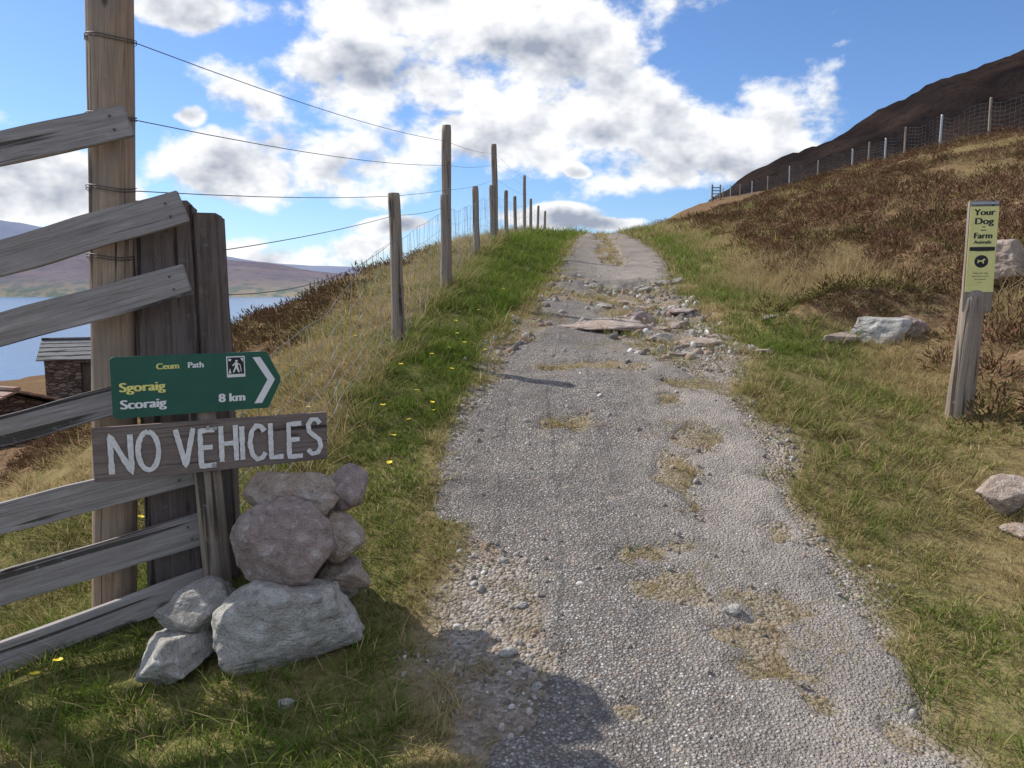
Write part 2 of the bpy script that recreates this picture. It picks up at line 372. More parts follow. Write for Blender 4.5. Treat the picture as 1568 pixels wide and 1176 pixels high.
# ------------------------------------------------------------ object helpers
coll=scene.collection
def link(o,parent=None,mat=None):
    coll.objects.link(o)
    if parent is not None: o.parent=parent
    if mat is not None: o.data.materials.append(mat)
    return o
def empty(name,loc=(0,0,0),rotz=0):
    e=bpy.data.objects.new(name,None); e.empty_display_size=.2; e.location=loc; e.rotation_euler=(0,0,rotz)
    coll.objects.link(e); return e
def meshobj(name,verts,faces,mat=None,parent=None,smooth=False):
    me=bpy.data.meshes.new(name); me.from_pydata([tuple(v) for v in verts],[],faces); me.update()
    if smooth: me.polygons.foreach_set('use_smooth',[True]*len(me.polygons))
    return link(bpy.data.objects.new(name,me),parent,mat)
def gridobj(name,X,Y,Z,mat,keep=None,attr=None):
    ny,nx=X.shape
    co=np.stack([X,Y,Z],-1).reshape(-1,3)
    i=np.arange(ny*nx).reshape(ny,nx)
    q=np.stack([i[:-1,:-1],i[:-1,1:],i[1:,1:],i[1:,:-1]],-1).reshape(-1,4)
    if keep is not None:
        kk=keep.reshape(-1); q=q[kk[q].any(1)]
        used=np.unique(q); mp=-np.ones(len(co),int); mp[used]=np.arange(len(used)); q=mp[q]; co=co[used]
        if attr is not None: attr=attr.reshape(-1,attr.shape[-1])[used]
    elif attr is not None: attr=attr.reshape(-1,attr.shape[-1])
    me=bpy.data.meshes.new(name); me.vertices.add(len(co)); me.vertices.foreach_set('co',co.astype(np.float32).ravel())
    me.loops.add(q.size); me.loops.foreach_set('vertex_index',q.astype(np.int32).ravel())
    me.polygons.add(len(q)); me.polygons.foreach_set('loop_start',np.arange(0,q.size,4,dtype=np.int32)); 
    me.update(calc_edges=True); me.validate()
    me.polygons.foreach_set('use_smooth',[True]*len(me.polygons))
    if attr is not None:
        a=me.attributes.new('zone','FLOAT_COLOR','POINT'); a.data.foreach_set('color',attr.astype(np.float32).ravel())
    return link(bpy.data.objects.new(name,me),None,mat)
def tube_geo(pts,r,sides=5,verts=None,faces=None):
    if verts is None: verts=[];faces=[]
    pts=[V(p) for p in pts]; base=len(verts)
    for k,p in enumerate(pts):
        d=(pts[min(k+1,len(pts)-1)]-pts[max(k-1,0)]).normalized()
        a=d.orthogonal().normalized() if abs(d.z)>.9 else d.cross(V((0,0,1))).normalized()
        c=d.cross(a)
        for j in range(sides):
            t=2*math.pi*j/sides; verts.append(p+a*math.cos(t)*r+c*math.sin(t)*r)
    for k in range(len(pts)-1):
        for j in range(sides):
            q=base+k*sides; faces.append((q+j,q+(j+1)%sides,q+sides+(j+1)%sides,q+sides+j))
    return verts,faces
def roundpost(name,bot,top,r0,r1,mat,parent=None,sides=20,seed=0,cut=0.0,rough=.06):
    bot=V(bot);top=V(top);L=(top-bot).length; n=max(8,int(L/.08))
    vs=[];fs=[]
    for k in range(n+1):
        t=k/n; r=r0+(r1-r0)*t
        if k==n: r*=.93
        for j in range(sides):
            a=2*math.pi*j/sides
            q=1+rough*(mnoise.noise(V((math.cos(a)*1.3+seed,math.sin(a)*1.3,t*L*1.2)))) + rough*.6*mnoise.noise(V((math.cos(a)*5+seed,math.sin(a)*5,t*L*.7)))
            z=t*L+(cut*math.cos(a) if k==n else 0)
            bend=.012*math.sin(t*3+seed)
            vs.append((math.cos(a)*r*q+bend,math.sin(a)*r*q,z))
    for k in range(n):
        for j in range(sides):
            a=k*sides; fs.append((a+j,a+(j+1)%sides,a+sides+(j+1)%sides,a+sides+j))
    base=n*sides; c0=len(vs)
    for j in range(sides):
        x,y,z=vs[base+j]; vs.append((x*.88,y*.88,z+.006))
    for j in range(sides): fs.append((base+j,base+(j+1)%sides,c0+(j+1)%sides,c0+j))
    fs.append(tuple(c0+j for j in range(sides)))
    o=meshobj(name,vs,fs,mat,parent,True)
    o.matrix_local=Matrix.Translation(bot)@(top-bot).to_track_quat('Z','Y').to_matrix().to_4x4()
    return o
def box(name,size,mat,parent=None,loc=(0,0,0),rot=(0,0,0),bev=.006,segx=1,warp=0,seed=0):
    bm=bmesh.new(); bmesh.ops.create_cube(bm,size=1)
    for v in bm.verts: v.co=V((v.co.x*size[0],v.co.y*size[1],v.co.z*size[2]))
    if segx>1:
        ax=size.index(max(size))
        ed=[e for e in bm.edges if abs((e.verts[0].co-e.verts[1].co)[ax])>size[ax]*.9]
        bmesh.ops.subdivide_edges(bm,edges=ed,cuts=segx)
    if bev>0:
        bmesh.ops.bevel(bm,geom=[e for e in bm.edges if len(e.link_faces)==2 and e.calc_face_angle(0)>.5],offset=bev,segments=2,affect='EDGES')
    if warp:
        for v in bm.verts:
            q=mnoise.noise_vector(v.co*3+V((seed*5.1,0,0))); v.co+=q*warp
    me=bpy.data.meshes.new(name); bm.to_mesh(me); bm.free()
    o=link(bpy.data.objects.new(name,me),parent,mat); o.location=loc; o.rotation_euler=rot
    return o

# ------------------------------------------------------------ ground sheet
def axis_grid(lo,hi,fine,a,b,growth=1.09):
    g=list(np.arange(a,b+1e-6,fine))
    s=fine; x=a; left=[]
    while x>lo: s=s*growth; x-=s; left.append(x)
    s=fine; x=g[-1]; right=[]
    while x<hi: s=s*growth; x+=s; right.append(x)
    return np.array(left[::-1]+g+right)
xs=axis_grid(-900,900,.045,-2.6,4.4,1.055)
ys=axis_grid(-8,9.0,.045,1.6,9.0,1.2)[:-1]
ys=ys[ys<=9.01]
y2=list(np.arange(9.06,20,.09)); s=.09; x=y2[-1]
while x<900: s*=1.04; x+=s; y2.append(x)
ys=np.concatenate([ys,y2])
X,Y=np.meshgrid(xs,ys)
Z=H(X,Y)
op=offpath(X,Y); pm=patchm(X,Y)
dirt=(1-sstep(-.12,.10,op))*(1-pm*.5)*(Y<60)
deb=np.exp(-(((X-.0)/.38)**2+((Y-3.2)/.75)**2)**2); dirt=np.maximum(dirt,deb*.8)
zone=np.stack([dirt,green(X,Y),heath(X,Y),np.ones_like(X)],-1)
ground=gridobj('ground',X,Y,Z,M['ground'],attr=zone)
ysp=np.concatenate([np.arange(1.2,9,.028),np.arange(9,20,.06),np.arange(20,47,.15)])
so=np.linspace(-1.7,1.7,125)
L_,R_,F_,B_=edges(ysp); ctr=(L_+R_)/2
Yp,So=np.meshgrid(ysp,so,indexing='ij'); Xp=So+ctr[:,None]
T=tar(Xp,Yp); hi=np.interp(Yp,[8,14,45],[.018,.045,.07])
Zp=H(Xp,Yp)+np.clip(T*.35,-.03,hi)
path=gridobj('path',Xp,Yp,Zp,M['path'],keep=(T>-.03))

# ------------------------------------------------------------ water, hills, mountain
def mat_water():
    m,nt=newmat('water_mat'); b=NB(nt); p=pos(b)
    n=b.noise(b.mapping(p,(.05,.25,1)),1,4,.6)
    col=b.mix(n,(.06,.13,.24),(.10,.19,.31))
    b.out(b.bsdf(col,.22,b.bump(n,.5,.5),spec=.5)); return m
wz=-12.0
water=meshobj('water',[(-9000,-3000,wz),(6000,-3000,wz),(6000,12000,wz),(-9000,12000,wz)],[(0,1,2,3)],mat_water())
def mat_hill(name,cols,haze,hz,sc,hmul=6):
    m,nt=newmat(name); b=NB(nt); p=pos(b)
    n1=b.noise(p,sc,5,.65); n2=b.noise(p,sc*4,5,.65)
    col=b.mix(b.rng(n1,.35,.65),cols[0],cols[1]); col=b.mix(b.rng(n2,.5,.65,0,.7),col,cols[2])
    if len(cols)>3:
        sx=b.n('ShaderNodeSeparateXYZ'); b.l(p,sx.inputs[0])
        lowz=b.rng(b.math('ADD',sx.outputs[2],b.math('MULTIPLY',n2,-40)),-30,15,1,0)
        col=b.mix(b.math('MULTIPLY',lowz,.8),col,b.mix(b.rng(n2,.45,.55),cols[3],cols[4]))
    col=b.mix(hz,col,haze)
    b.out(diffuse(b,col,b.bump(n2,.6,hmul))); return m
def hills(name,x0,x1,y0,y1,ridge,mat,nx=180,ny=50,rough=.25,nf=.004,seed=0,base=-14):
    X,Y=np.meshgrid(np.linspace(x0,x1,nx),np.linspace(y0,y1,ny))
    t=(Y-y0)/(y1-y0)
    env=np.sin(np.clip(t,0,1)*math.pi)**.8
    r=np.interp(X,[q[0] for q in ridge],[q[1] for q in ridge])
    Z=base+(r-base)*env*(1+rough*(fbm(X*nf,Y*nf,5,seed)-.5)*2)
    return gridobj(name,X,Y,Z,mat)
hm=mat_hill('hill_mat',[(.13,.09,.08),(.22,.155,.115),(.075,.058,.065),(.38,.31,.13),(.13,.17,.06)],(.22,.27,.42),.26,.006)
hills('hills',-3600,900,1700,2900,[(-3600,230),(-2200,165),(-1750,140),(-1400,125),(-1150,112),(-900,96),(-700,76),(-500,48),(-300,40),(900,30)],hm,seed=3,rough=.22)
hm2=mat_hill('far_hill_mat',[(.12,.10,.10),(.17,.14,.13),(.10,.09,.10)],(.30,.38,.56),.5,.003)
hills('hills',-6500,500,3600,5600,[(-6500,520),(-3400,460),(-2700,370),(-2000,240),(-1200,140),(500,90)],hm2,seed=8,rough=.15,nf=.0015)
mm=mat_hill('mountain_mat',[(.012,.009,.009),(.036,.025,.020),(.007,.006,.007)],(.1,.12,.18),.015,.035,3)  # heather browns taken near black: cloud shadow painted into the colour
def mountain():
    X,Y=np.meshgrid(np.linspace(60,1500,300),np.linspace(230,1100,120))
    ridge=np.interp(X,[60,100,120,137,159,193,222,262,330,450,700,1100,1500],[-10,15,42,62,76,92,106,129,154,196,270,300,250])
    cy=520.; t=np.exp(-((Y-cy)/190.)**2)
    Z=-15+(ridge+15)*t*(1+.05*(fbm(X*.03,Y*.03,5,2)-.5)*2)+(fbm(X*.05,Y*.05,5,6)-.5)*9
    return gridobj('mountain',X,Y,Z,mm)
mountain()

# ------------------------------------------------------------ scatter
def tuft(name,n,rad,h0,h1_,w,lean,mat,seed,curl=.5,seg=3):
    r=random.Random(seed); vs=[];fs=[];cols=[]
    for i in range(n):
        a=r.uniform(0,6.283); d=rad*math.sqrt(r.random()); bx,by=d*math.cos(a),d*math.sin(a)
        la=a+r.gauss(0,.9); le=abs(r.gauss(0,lean))+lean*.4*(d/rad if rad else 0); hh=r.uniform(h0,h1_)
        fa=r.uniform(0,3.14159); wx,wy=math.cos(fa)*w*r.uniform(.7,1.2),math.sin(fa)*w
        c=r.random(); c3=r.random(); base=len(vs)
        for k in range(seg+1):
            t=k/seg; l=le*(t+curl*t*t)*hh; z=hh*t*(1-.35*le*t)
            px,py=bx+math.cos(la)*l,by+math.sin(la)*l
            ww=(1-t*t*.9)*.5
            if k<seg:
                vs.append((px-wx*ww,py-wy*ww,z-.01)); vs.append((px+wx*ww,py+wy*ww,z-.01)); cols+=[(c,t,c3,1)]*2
            else: vs.append((px,py,z-.01)); cols.append((c,t,c3,1))
        for k in range(seg-1):
            q=base+2*k; fs.append((q,q+1,q+3,q+2))
        q=base+2*(seg-1); fs.append((q,q+1,q+2))
    me=bpy.data.meshes.new(name); me.from_pydata(vs,[],fs)
    at=me.attributes.new('bl','FLOAT_COLOR','POINT'); at.data.foreach_set('color',np.array(cols,np.float32).ravel())
    me.materials.append(mat); return bpy.data.objects.new(name,me)
def heather_clump(name,seed,n=130,R=.2,hh=.2):
    r=random.Random(seed); vs=[];fs=[];cols=[]
    for i in range(n):
        a=r.uniform(0,6.283); ph=math.acos(r.uniform(.05,1)); rr=r.uniform(.5,1.0)
        d=V((math.sin(ph)*math.cos(a),math.sin(ph)*math.sin(a),math.cos(ph)))
        p=V((d.x*R*rr,d.y*R*rr,d.z*hh*rr)); 
        dd=(d+V((r.gauss(0,.45),r.gauss(0,.45),.35+r.gauss(0,.35)))).normalized()
        l=r.uniform(.025,.06); w=r.uniform(.006,.011)
        s=dd.orthogonal().normalized(); s=Matrix.Rotation(r.uniform(0,6.28),3,dd)@s
        c=r.random(); c3=r.random(); q=len(vs)
        for t,ww in ((0,.6),(1,.35)):
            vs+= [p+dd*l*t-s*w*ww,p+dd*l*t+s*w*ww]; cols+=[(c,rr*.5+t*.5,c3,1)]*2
        fs+=[(q,q+1,q+3,q+2)]
    me=bpy.data.meshes.new(name); me.from_pydata([tuple(v) for v in vs],[],fs)
    at=me.attributes.new('bl','FLOAT_COLOR','POINT'); at.data.foreach_set('color',np.array(cols,np.float32).ravel())
    me.materials.append(M['heather']); return bpy.data.objects.new(name,me)
def rockmesh(name,seed,sub=3,planes=14,amp=.08):
    r=random.Random(seed); bm=bmesh.new(); bmesh.ops.create_icosphere(bm,subdivisions=sub,radius=1)
    pl=[]
    for i in range(planes):
        n=V((r.gauss(0,1),r.gauss(0,1),r.gauss(0,1))).normalized(); pl.append((n,r.uniform(.60,.95)))
    off=V((seed*3.3,0,0))
    for v in bm.verts:
        d=v.co.normalized(); rad=1.15
        dw=(d+mnoise.noise_vector(d*2.5+off)*.05).normalized()
        for n,dd in pl:
            q=n.dot(dw)
            if q>.05: rad=min(rad,dd/q)
        rad*=1+amp*mnoise.fractal(d*1.7+off,.8,2.0,4)*.9
        if sub>3: rad*=1+.028*mnoise.fractal(d*6+off,.7,2.0,4)
        v.co=d*rad
    for k in range({6:3,5:2}.get(sub,1)): bmesh.ops.smooth_vert(bm,verts=bm.verts,factor=.5,use_axis_x=True,use_axis_y=True,use_axis_z=True)
    me=bpy.data.meshes.new(name); bm.to_mesh(me); bm.free()
    me.polygons.foreach_set('use_smooth',[True]*len(me.polygons)); return me
def mkcoll(name,objs):
    c=bpy.data.collections.new(name)
    for o in objs: c.objects.link(o)
    return c
def scatter(name,P,rot,scl,idx,g,src):
    N=len(P); me=bpy.data.meshes.new(name); me.vertices.add(N); me.vertices.foreach_set('co',P.astype(np.float32).ravel())
    for nm,ty,key,arr in (('rot','FLOAT_VECTOR','vector',rot),('scl','FLOAT_VECTOR','vector',scl)):
        a=me.attributes.new(nm,ty,'POINT'); a.data.foreach_set(key,arr.astype(np.float32).ravel())
    a=me.attributes.new('idx','INT','POINT'); a.data.foreach_set('value',idx.astype(np.int32))
    a=me.attributes.new('g','FLOAT','POINT'); a.data.foreach_set('value',g.astype(np.float32))
    ob=link(bpy.data.objects.new(name,me))
    ng=bpy.data.node_groups.new(name+'_gn','GeometryNodeTree')
    ng.interface.new_socket('Geometry',in_out='INPUT',socket_type='NodeSocketGeometry')
    ng.interface.new_socket('Geometry',in_out='OUTPUT',socket_type='NodeSocketGeometry')
    nn=ng.nodes.new; gi=nn('NodeGroupInput'); go=nn('NodeGroupOutput'); ip=nn('GeometryNodeInstanceOnPoints')
    ci=nn('GeometryNodeCollectionInfo'); ci.inputs['Collection'].default_value=src; ci.inputs['Separate Children'].default_value=True; ci.inputs['Reset Children'].default_value=True
    def na(nm,ty):
        q=nn('GeometryNodeInputNamedAttribute'); q.data_type=ty; q.inputs['Name'].default_value=nm; return [o for o in q.outputs if o.name=='Attribute' and o.enabled][0]
    L=ng.links.new
    L(gi.outputs[0],ip.inputs['Points']); L(ci.outputs[0],ip.inputs['Instance']); ip.inputs['Pick Instance'].default_value=True
    L(na('idx','INT'),ip.inputs['Instance Index'])
    e=nn('FunctionNodeEulerToRotation'); L(na('rot','FLOAT_VECTOR'),e.inputs[0]); L(e.outputs[0],ip.inputs['Rotation'])
    L(na('scl','FLOAT_VECTOR'),ip.inputs['Scale']); L(ip.outputs[0],go.inputs[0])
    md=ob.modifiers.new('scatter','NODES'); md.node_group=ng
    return ob
def cand(x0,x1,y0,y1,dens):
    n=int((x1-x0)*(y1-y0)*dens); x=rng.uniform(x0,x1,n); y=rng.uniform(y0,y1,n)
    k=(np.abs(x)<y*.78+1.0); return x[k],y[k]
def near_obst(x,y):
    return (x>-1.65)&(x<-.72)&(y>2.98)&(y<3.6)
turf_src=mkcoll('turf_src',[tuft('turf%d'%i,22,.055,.022,.052+.01*(i%3),.0056,.55,M['turf'],i,seg=2) for i in range(6)]+
                          [tuft('turf_long%d'%i,18,.05,.04,.105,.0050,.75,M['turf'],20+i,seg=2) for i in range(3)])
def turf(x0,x1,y0,y1,dens,s):
    x,y=cand(x0,x1,y0,y1,dens)
    op=offpath(x,y); pm=patchm(x,y); t=tar(x,y); he=heath(x,y)
    prob=sstep(-.1,.08,op); prob=np.maximum(prob,pm*.7)
    prob=np.maximum(prob,np.where(y>7,.42,.18)*(fbm(x*3,y*3,3,61)>.52)); deb=np.exp(-(((x-.0)/.40)**2+((y-3.2)/.8)**2)**2)
    prob=prob*(1-.85*deb*(fbm(x*4,y*4,3,63)<.52))
    prob=np.where((t>.0)&(pm<.2),0,prob); prob*=(1-he*.8); 
    nn=fbm(x*2.5,y*2.5,3,66); prob*=np.where(x>1.2,sstep(.22,.42,nn)*.9+.1,sstep(.15,.33,nn)*.85+.15)
    k=(rng.random(len(x))<prob)&~near_obst(x,y); x=x[k];y=y[k];pm=pm[k];dd=deb[k]
    g=green(x,y)*np.where(pm>.2,.45,1)*(1-.5*dd); n=len(x)
    sc=s*rng.uniform(.7,1.35,n)*(1-.3*(pm>.2)); sz=sc*rng.uniform(.7,1.25,n)
    return x,y,sc,sz,g
T_=[turf(-3,4.2,1.5,4.5,380,.88),turf(-3.8,5.2,4.5,8,195,1.2),turf(-5.5,7,8,14,90,1.7),turf(-7,9,14,26,32,2.5),turf(-6,12,26,48,10,3.8)]
x,y,sc,sz,g=[np.concatenate([t[i] for t in T_]) for i in range(5)]
n=len(x); P=np.stack([x,y,H(x,y)],-1)
idx=np.where(fbm(x*1.1,y*1.1,3,71)>.50,rng.integers(6,9,n),rng.integers(0,6,n))
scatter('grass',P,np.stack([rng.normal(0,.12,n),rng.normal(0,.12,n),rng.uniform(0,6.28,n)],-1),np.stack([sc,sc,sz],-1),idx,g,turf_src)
long_src=mkcoll('long_src',[tuft('lg%d'%i,26,.07,.12,.30,.0058,.55,M['long'],100+i,.9,3) for i in range(6)])
def rd(x,y): return np.maximum(np.exp(-(((x-4.3)/1.0)**2+((y-11.5)/2.5)**2)**2),np.exp(-(((x-5.4)/.7)**2+((y-7.7)/1.0)**2)**2))
def longg(x0,x1,y0,y1,dens,s):
    x,y=cand(x0,x1,y0,y1,dens); L,R,F,B=edges(y)
    he=heath(x,y); off=offpath(x,y)
    fence=np.exp(-((x-F+.02)/.20)**2)*(y>4.2)
    fl=np.exp(-((x-np.interp(y,[2.5,4.3],[-1.75,-1.35]))/.3)**2)*(y>3.62)*(y<4.4)
    left=sstep(.0,.5,F-x)*(y>3.9)*.6
    right=sstep(.1,1.6,x-B)*.95
    nn=fbm(x*.9,y*.9,3,81)
    prob=np.maximum.reduce([fence,fl,left*sstep(.3,.55,nn)*(1-he*.85),right*sstep(.25,.45,nn)*(1-he*.75),rd(x,y)])
    prob=np.where(off<.05,0,prob)
    prob=np.where(mound(x,y)>.2,0,prob)
    k=(rng.random(len(x))<prob)&~near_obst(x,y)&~((y<5.0)&(x>-1.2)&(x<3)); x=x[k];y=y[k]
    L,R,F,B=edges(y); tall=rd(x,y); nf=np.exp(-((x-F)/.25)**2)
    g=np.clip(green(x,y)*.6+.05,0,1)*(1-.8*tall)*np.where(x>B,.5,1)*(1-.35*nf)
    n=len(x); sc=s*rng.uniform(.7,1.3,n); sz=sc*rng.uniform(.5,1.0,n)*(1+.8*tall+.35*nf)*np.where((x>B)&(tall<.4),.7,1)*np.where(y>28,.7,1)
    return x,y,sc,sz,g
T_=[longg(-4,5,1.8,7,66,.85),longg(-7,9,7,14,36,1.0),longg(-9,18,14,28,15,1.35),longg(-8,32,28,60,4.8,2.0)]
x,y,sc,sz,g=[np.concatenate([t[i] for t in T_]) for i in range(5)]
n=len(x); P=np.stack([x,y,H(x,y)-.01],-1)
scatter('long_grass',P,np.stack([rng.normal(0,.12,n),rng.normal(0,.12,n),rng.uniform(0,6.28,n)],-1),np.stack([sc,sc,sz],-1),rng.integers(0,6,n),g,long_src)
he_src=mkcoll('heather_src',[heather_clump('he%d'%i,i) for i in range(5)])
def heat(x0,x1,y0,y1,dens,s,zs=1,full=False):
    x,y=cand(x0,x1,y0,y1,dens); he=heath(x,y)
    k=(rng.random(len(x))<he*.9)&(offpath(x,y)>.5); x=x[k];y=y[k]; n=len(x)
    if full:
        k=mound(x,y)>.25; x=x[k]; y=y[k]; n=len(x)
    sc=s*rng.uniform(.5,1.5,n); return x,y,sc,sc*zs*rng.uniform(.6,1.15,n),np.clip(fbm(x*.8,y*.8,3,91)*1.0-.2+.35*mound(x,y)*fbm(x*3,y*3,2,9)*2,0,1)
T_=[heat(-7,9,5,14,20,1.0),heat(-9,18,14,28,11,1.3,.85),heat(-8,34,28,62,3.8,2.0,.65),heat(3,5.2,8.3,9.8,90,.55,.9,True)]
x,y,sc,sz,g=[np.concatenate([t[i] for t in T_]) for i in range(5)]
n=len(x); P=np.stack([x,y,H(x,y)-.03],-1)
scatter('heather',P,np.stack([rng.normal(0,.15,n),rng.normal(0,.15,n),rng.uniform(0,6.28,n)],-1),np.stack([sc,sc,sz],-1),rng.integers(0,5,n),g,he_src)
def pebobj(i):
    me=rockmesh('peb%d'%i,200+i,sub=2,planes=9,amp=.05); me.materials.append(M['pebble'])
    return bpy.data.objects.new('peb%d'%i,me)
peb_src=mkcoll('peb_src',[pebobj(i) for i in range(6)])
def grav(x0,x1,y0,y1,dens,smin,smax,pd=1,pt=.06):
    x,y=cand(x0,x1,y0,y1,dens); t=tar(x,y); op=offpath(x,y)
    pr=np.where(op<.05,np.where(t>.02,pt,pd*sstep(.3,.6,fbm(x*2,y*2,3,131))),.015*np.exp(-np.maximum(op,0)*2))
    pr=pr*(1-.8*patchm(x,y)); deb=np.exp(-(((x-.0)/.40)**2+((y-3.2)/.8)**2)**2); pr=np.maximum(pr,deb*.7)
    k=rng.random(len(x))<pr; x=x[k];y=y[k];n=len(x)
    s=smin+(smax-smin)*rng.random(n)**4; return x,y,s
T_=[grav(-1,2.4,1.6,4.5,900,.003,.018,1,.11),grav(-.8,2.6,4.5,8,420,.004,.026,1,.11),grav(-.2,3.4,7,14.5,270,.006,.06,.8,.05),grav(1,6,14,40,20,.015,.045,.6,.12)]
x,y,s=[np.concatenate([t[i] for t in T_]) for i in range(3)]
n=len(x); P=np.stack([x,y,H(x,y)+np.where(tar(x,y)>0,.014,0)+s*.1],-1)
scatter('gravel',P,rng.uniform(0,6.28,(n,3)),np.stack([s*rng.uniform(.8,1.4,n),s,s*rng.uniform(.5,.9,n)],-1),rng.integers(0,6,n),rng.random(n),peb_src)
def dandelion():
    fs2=[]
    vs2,fs2=tube_geo([(0,0,0),(.004,0,.05),(.0,.004,.10)],.0016,5)
    me=bpy.data.meshes.new('dand')
    for k in range(22):
        a=k*2.399; rr=.018*(.4+.6*((k*7)%5)/4); q=len(vs2)
        c=V((0,.004,.10)); t=V((math.cos(a),math.sin(a),.35)).normalized()*rr; s=V((-math.sin(a),math.cos(a),0))*.004
        vs2+=[c-s*.3,c+s*.3,c+t+s,c+t-s]; fs2.append((q,q+1,q+2,q+3))
    me.from_pydata([tuple(v) for v in vs2],[],fs2); me.materials.append(M['stem']); me.materials.append(M['flower'])
    for i,p in enumerate(me.polygons):
        p.material_index=1 if i>=10 else 0
    return bpy.data.objects.new('dand',me)
dpts=[(-.62,5.6),(-.7,5.3),(-.66,5.9),(-.25,6.9),(-.5,6.6),(-.55,7.4),(-.35,8.6),(-.15,9.0),(-.8,5.0),(-.6,7.9),(-.3,11),(-2.2,3.0),(-1.95,3.05),(-3,5.2),(-2.6,5.8),(-.9,6.2),(-.12,10),(-.95,5.5),(-2.3,4.5),(-1.5,5.5),(-1.98,2.95),(-2.4,4.0),(-.75,4.6),(-.7,6.5),(-1.9,6.5),(-2.4,7),(-.58,5.45),(-.74,5.75),(-1.3,6.4),(-1.5,7.2),(-1.7,5.0),(-.52,6.2),(-.6,6.85),(-.45,7.1)]
x=np.array([p[0] for p in dpts]);y=np.array([p[1] for p in dpts]);n=len(x)
scatter('dandelion_flowers',np.stack([x,y,H(x,y)],-1),np.stack([rng.normal(0,.15,n),rng.normal(0,.15,n),rng.uniform(0,6,n)],-1),np.full((n,3),1.35),np.zeros(n),np.zeros(n),mkcoll('dsrc',[dandelion()]))

# ------------------------------------------------------------ rocks
def rock(name,loc,size,mat,seed,rot=0,tilt=(0,0),planes=13,amp=.09):
    me=rockmesh(name,seed,sub=6 if max(size)>.16 else (5 if max(size)>.08 else 4),planes=planes,amp=amp)
    o=link(bpy.data.objects.new(name,me),None,mat); o.location=loc; o.rotation_euler=(tilt[0],tilt[1],rot)
    me.transform(Matrix.Diagonal((*size,1))); return o
RK=[((-.955,3.14,.165),(.29,.22,.21),'rockB',1,.25,(.15,-.10)),
((-1.0,3.25,.45),(.235,.20,.205),'rockA',2,.5,(.15,.1)),
((-.99,3.44,.65),(.22,.18,.125),'rockC',3,.2,(0,.12)),
((-.775,3.46,.67),(.12,.11,.125),'rockA',4,1.2,(.3,.2)),
((-.755,3.34,.49),(.115,.11,.11),'rockC',5,.4,(.3,.2)),
((-.77,3.34,.325),(.14,.13,.075),'rockC',6,.0,(0,.1)),
((-1.375,3.22,.22),(.20,.14,.10),'rockD',7,.1,(0,-.05)),
((-1.45,3.10,.055),(.21,.16,.12),'rockB',8,2.1,(.05,.05)),
((-1.05,3.60,.35),(.2,.16,.22),'rockD',9,.9,(0,0)),
((-.88,3.52,.2),(.11,.12,.16),'rockD',10,1.9,(0,0)),
((-1.08,3.5,.1),(.22,.18,.2),'rockD',11,.5,(0,0)),
((-.88,3.54,.45),(.10,.1,.15),'rockD',12,.5,(0,0)),
]
for l,s,m,sd,r,t in RK: rock('rock',l,s,M[m],sd,r,t)
def grock(x,y,s,m,sd,r=0,up=.3,tilt=(0,0)): rock('rock',(x,y,h1(x,y)+s[2]*up),s,M[m],sd,r,tilt)
grock(1.02,8.8,(.52,.55,.12),'rockC',21,.15,-.30,(.03,.03)); grock(1.5,9.2,(.26,.25,.09),'rockA',39,.9,-.1,(.05,0))
grock(1.95,7.85,(.26,.24,.09),'rockC',22,.4,.0,(.04,0)); grock(1.55,7.9,(.17,.14,.07),'rockD',23,.4,.1)
rr_=random.Random(11)
for k in range(30):
    yy_=rr_.uniform(7.2,13.4); xx_=2.0+.25*math.sin(yy_*.9)+rr_.gauss(0,.42); s_=rr_.uniform(.06,.24)
    grock(xx_,yy_,(s_,s_*rr_.uniform(.7,1.0),s_*rr_.uniform(.25,.40)),rr_.choice(['rockC','rockD','rockC','rockA']),70+k,rr_.uniform(0,6),rr_.uniform(-.1,.35),(rr_.uniform(-.05,.15),rr_.uniform(-.1,.1)))
for k in range(16):
    xx_=rr_.uniform(.7,2.9); s_=rr_.uniform(.06,.17); grock(xx_,13.2+.25*math.sin(xx_*2.3)+rr_.uniform(-.25,.1),(s_,s_*.8,s_*.5),rr_.choice(['rockC','rockD','rockD']),110+k,rr_.uniform(0,6),.2)
grock(3.98,8.24,(.44,.25,.23),'rockB',131,.1,-.05,(-.1,0)); grock(3.5,8.1,(.26,.15,.09),'rockC',132,.2,.1); grock(4.3,8.2,(.2,.16,.12),'rockA',133,.6,.1)
grock(5.5,8.6,(.38,.3,.28),'rockC',33,.5,.5)
grock(2.96,4.45,(.17,.13,.12),'rockC',34,.2,.8); grock(2.9,4.2,(.12,.1,.04),'rockC',35,.2,.3)
grock(-.88,2.78,(.035,.028,.022),'rockB',36); grock(1.0,3.27,(.05,.035,.03),'rockB',37,.2,.6); grock(1.48,3.9,(.025,.02,.02),'rockB',38,.2,.8)
for sd,(a,b_,s) in enumerate([(-.02,3.0,.04),(.05,3.35,.03),(-.15,3.5,.03),(.1,2.8,.03),(-.05,3.75,.03),(.3,4.45,.02),(1.3,4.5,.018),(1.2,7.2,.06),(1.7,7.1,.05),(2.2,7.4,.05)]):
    grock(a,b_,(s,s*.7,s*.6),'rockB',50+sd,a*9,.3)

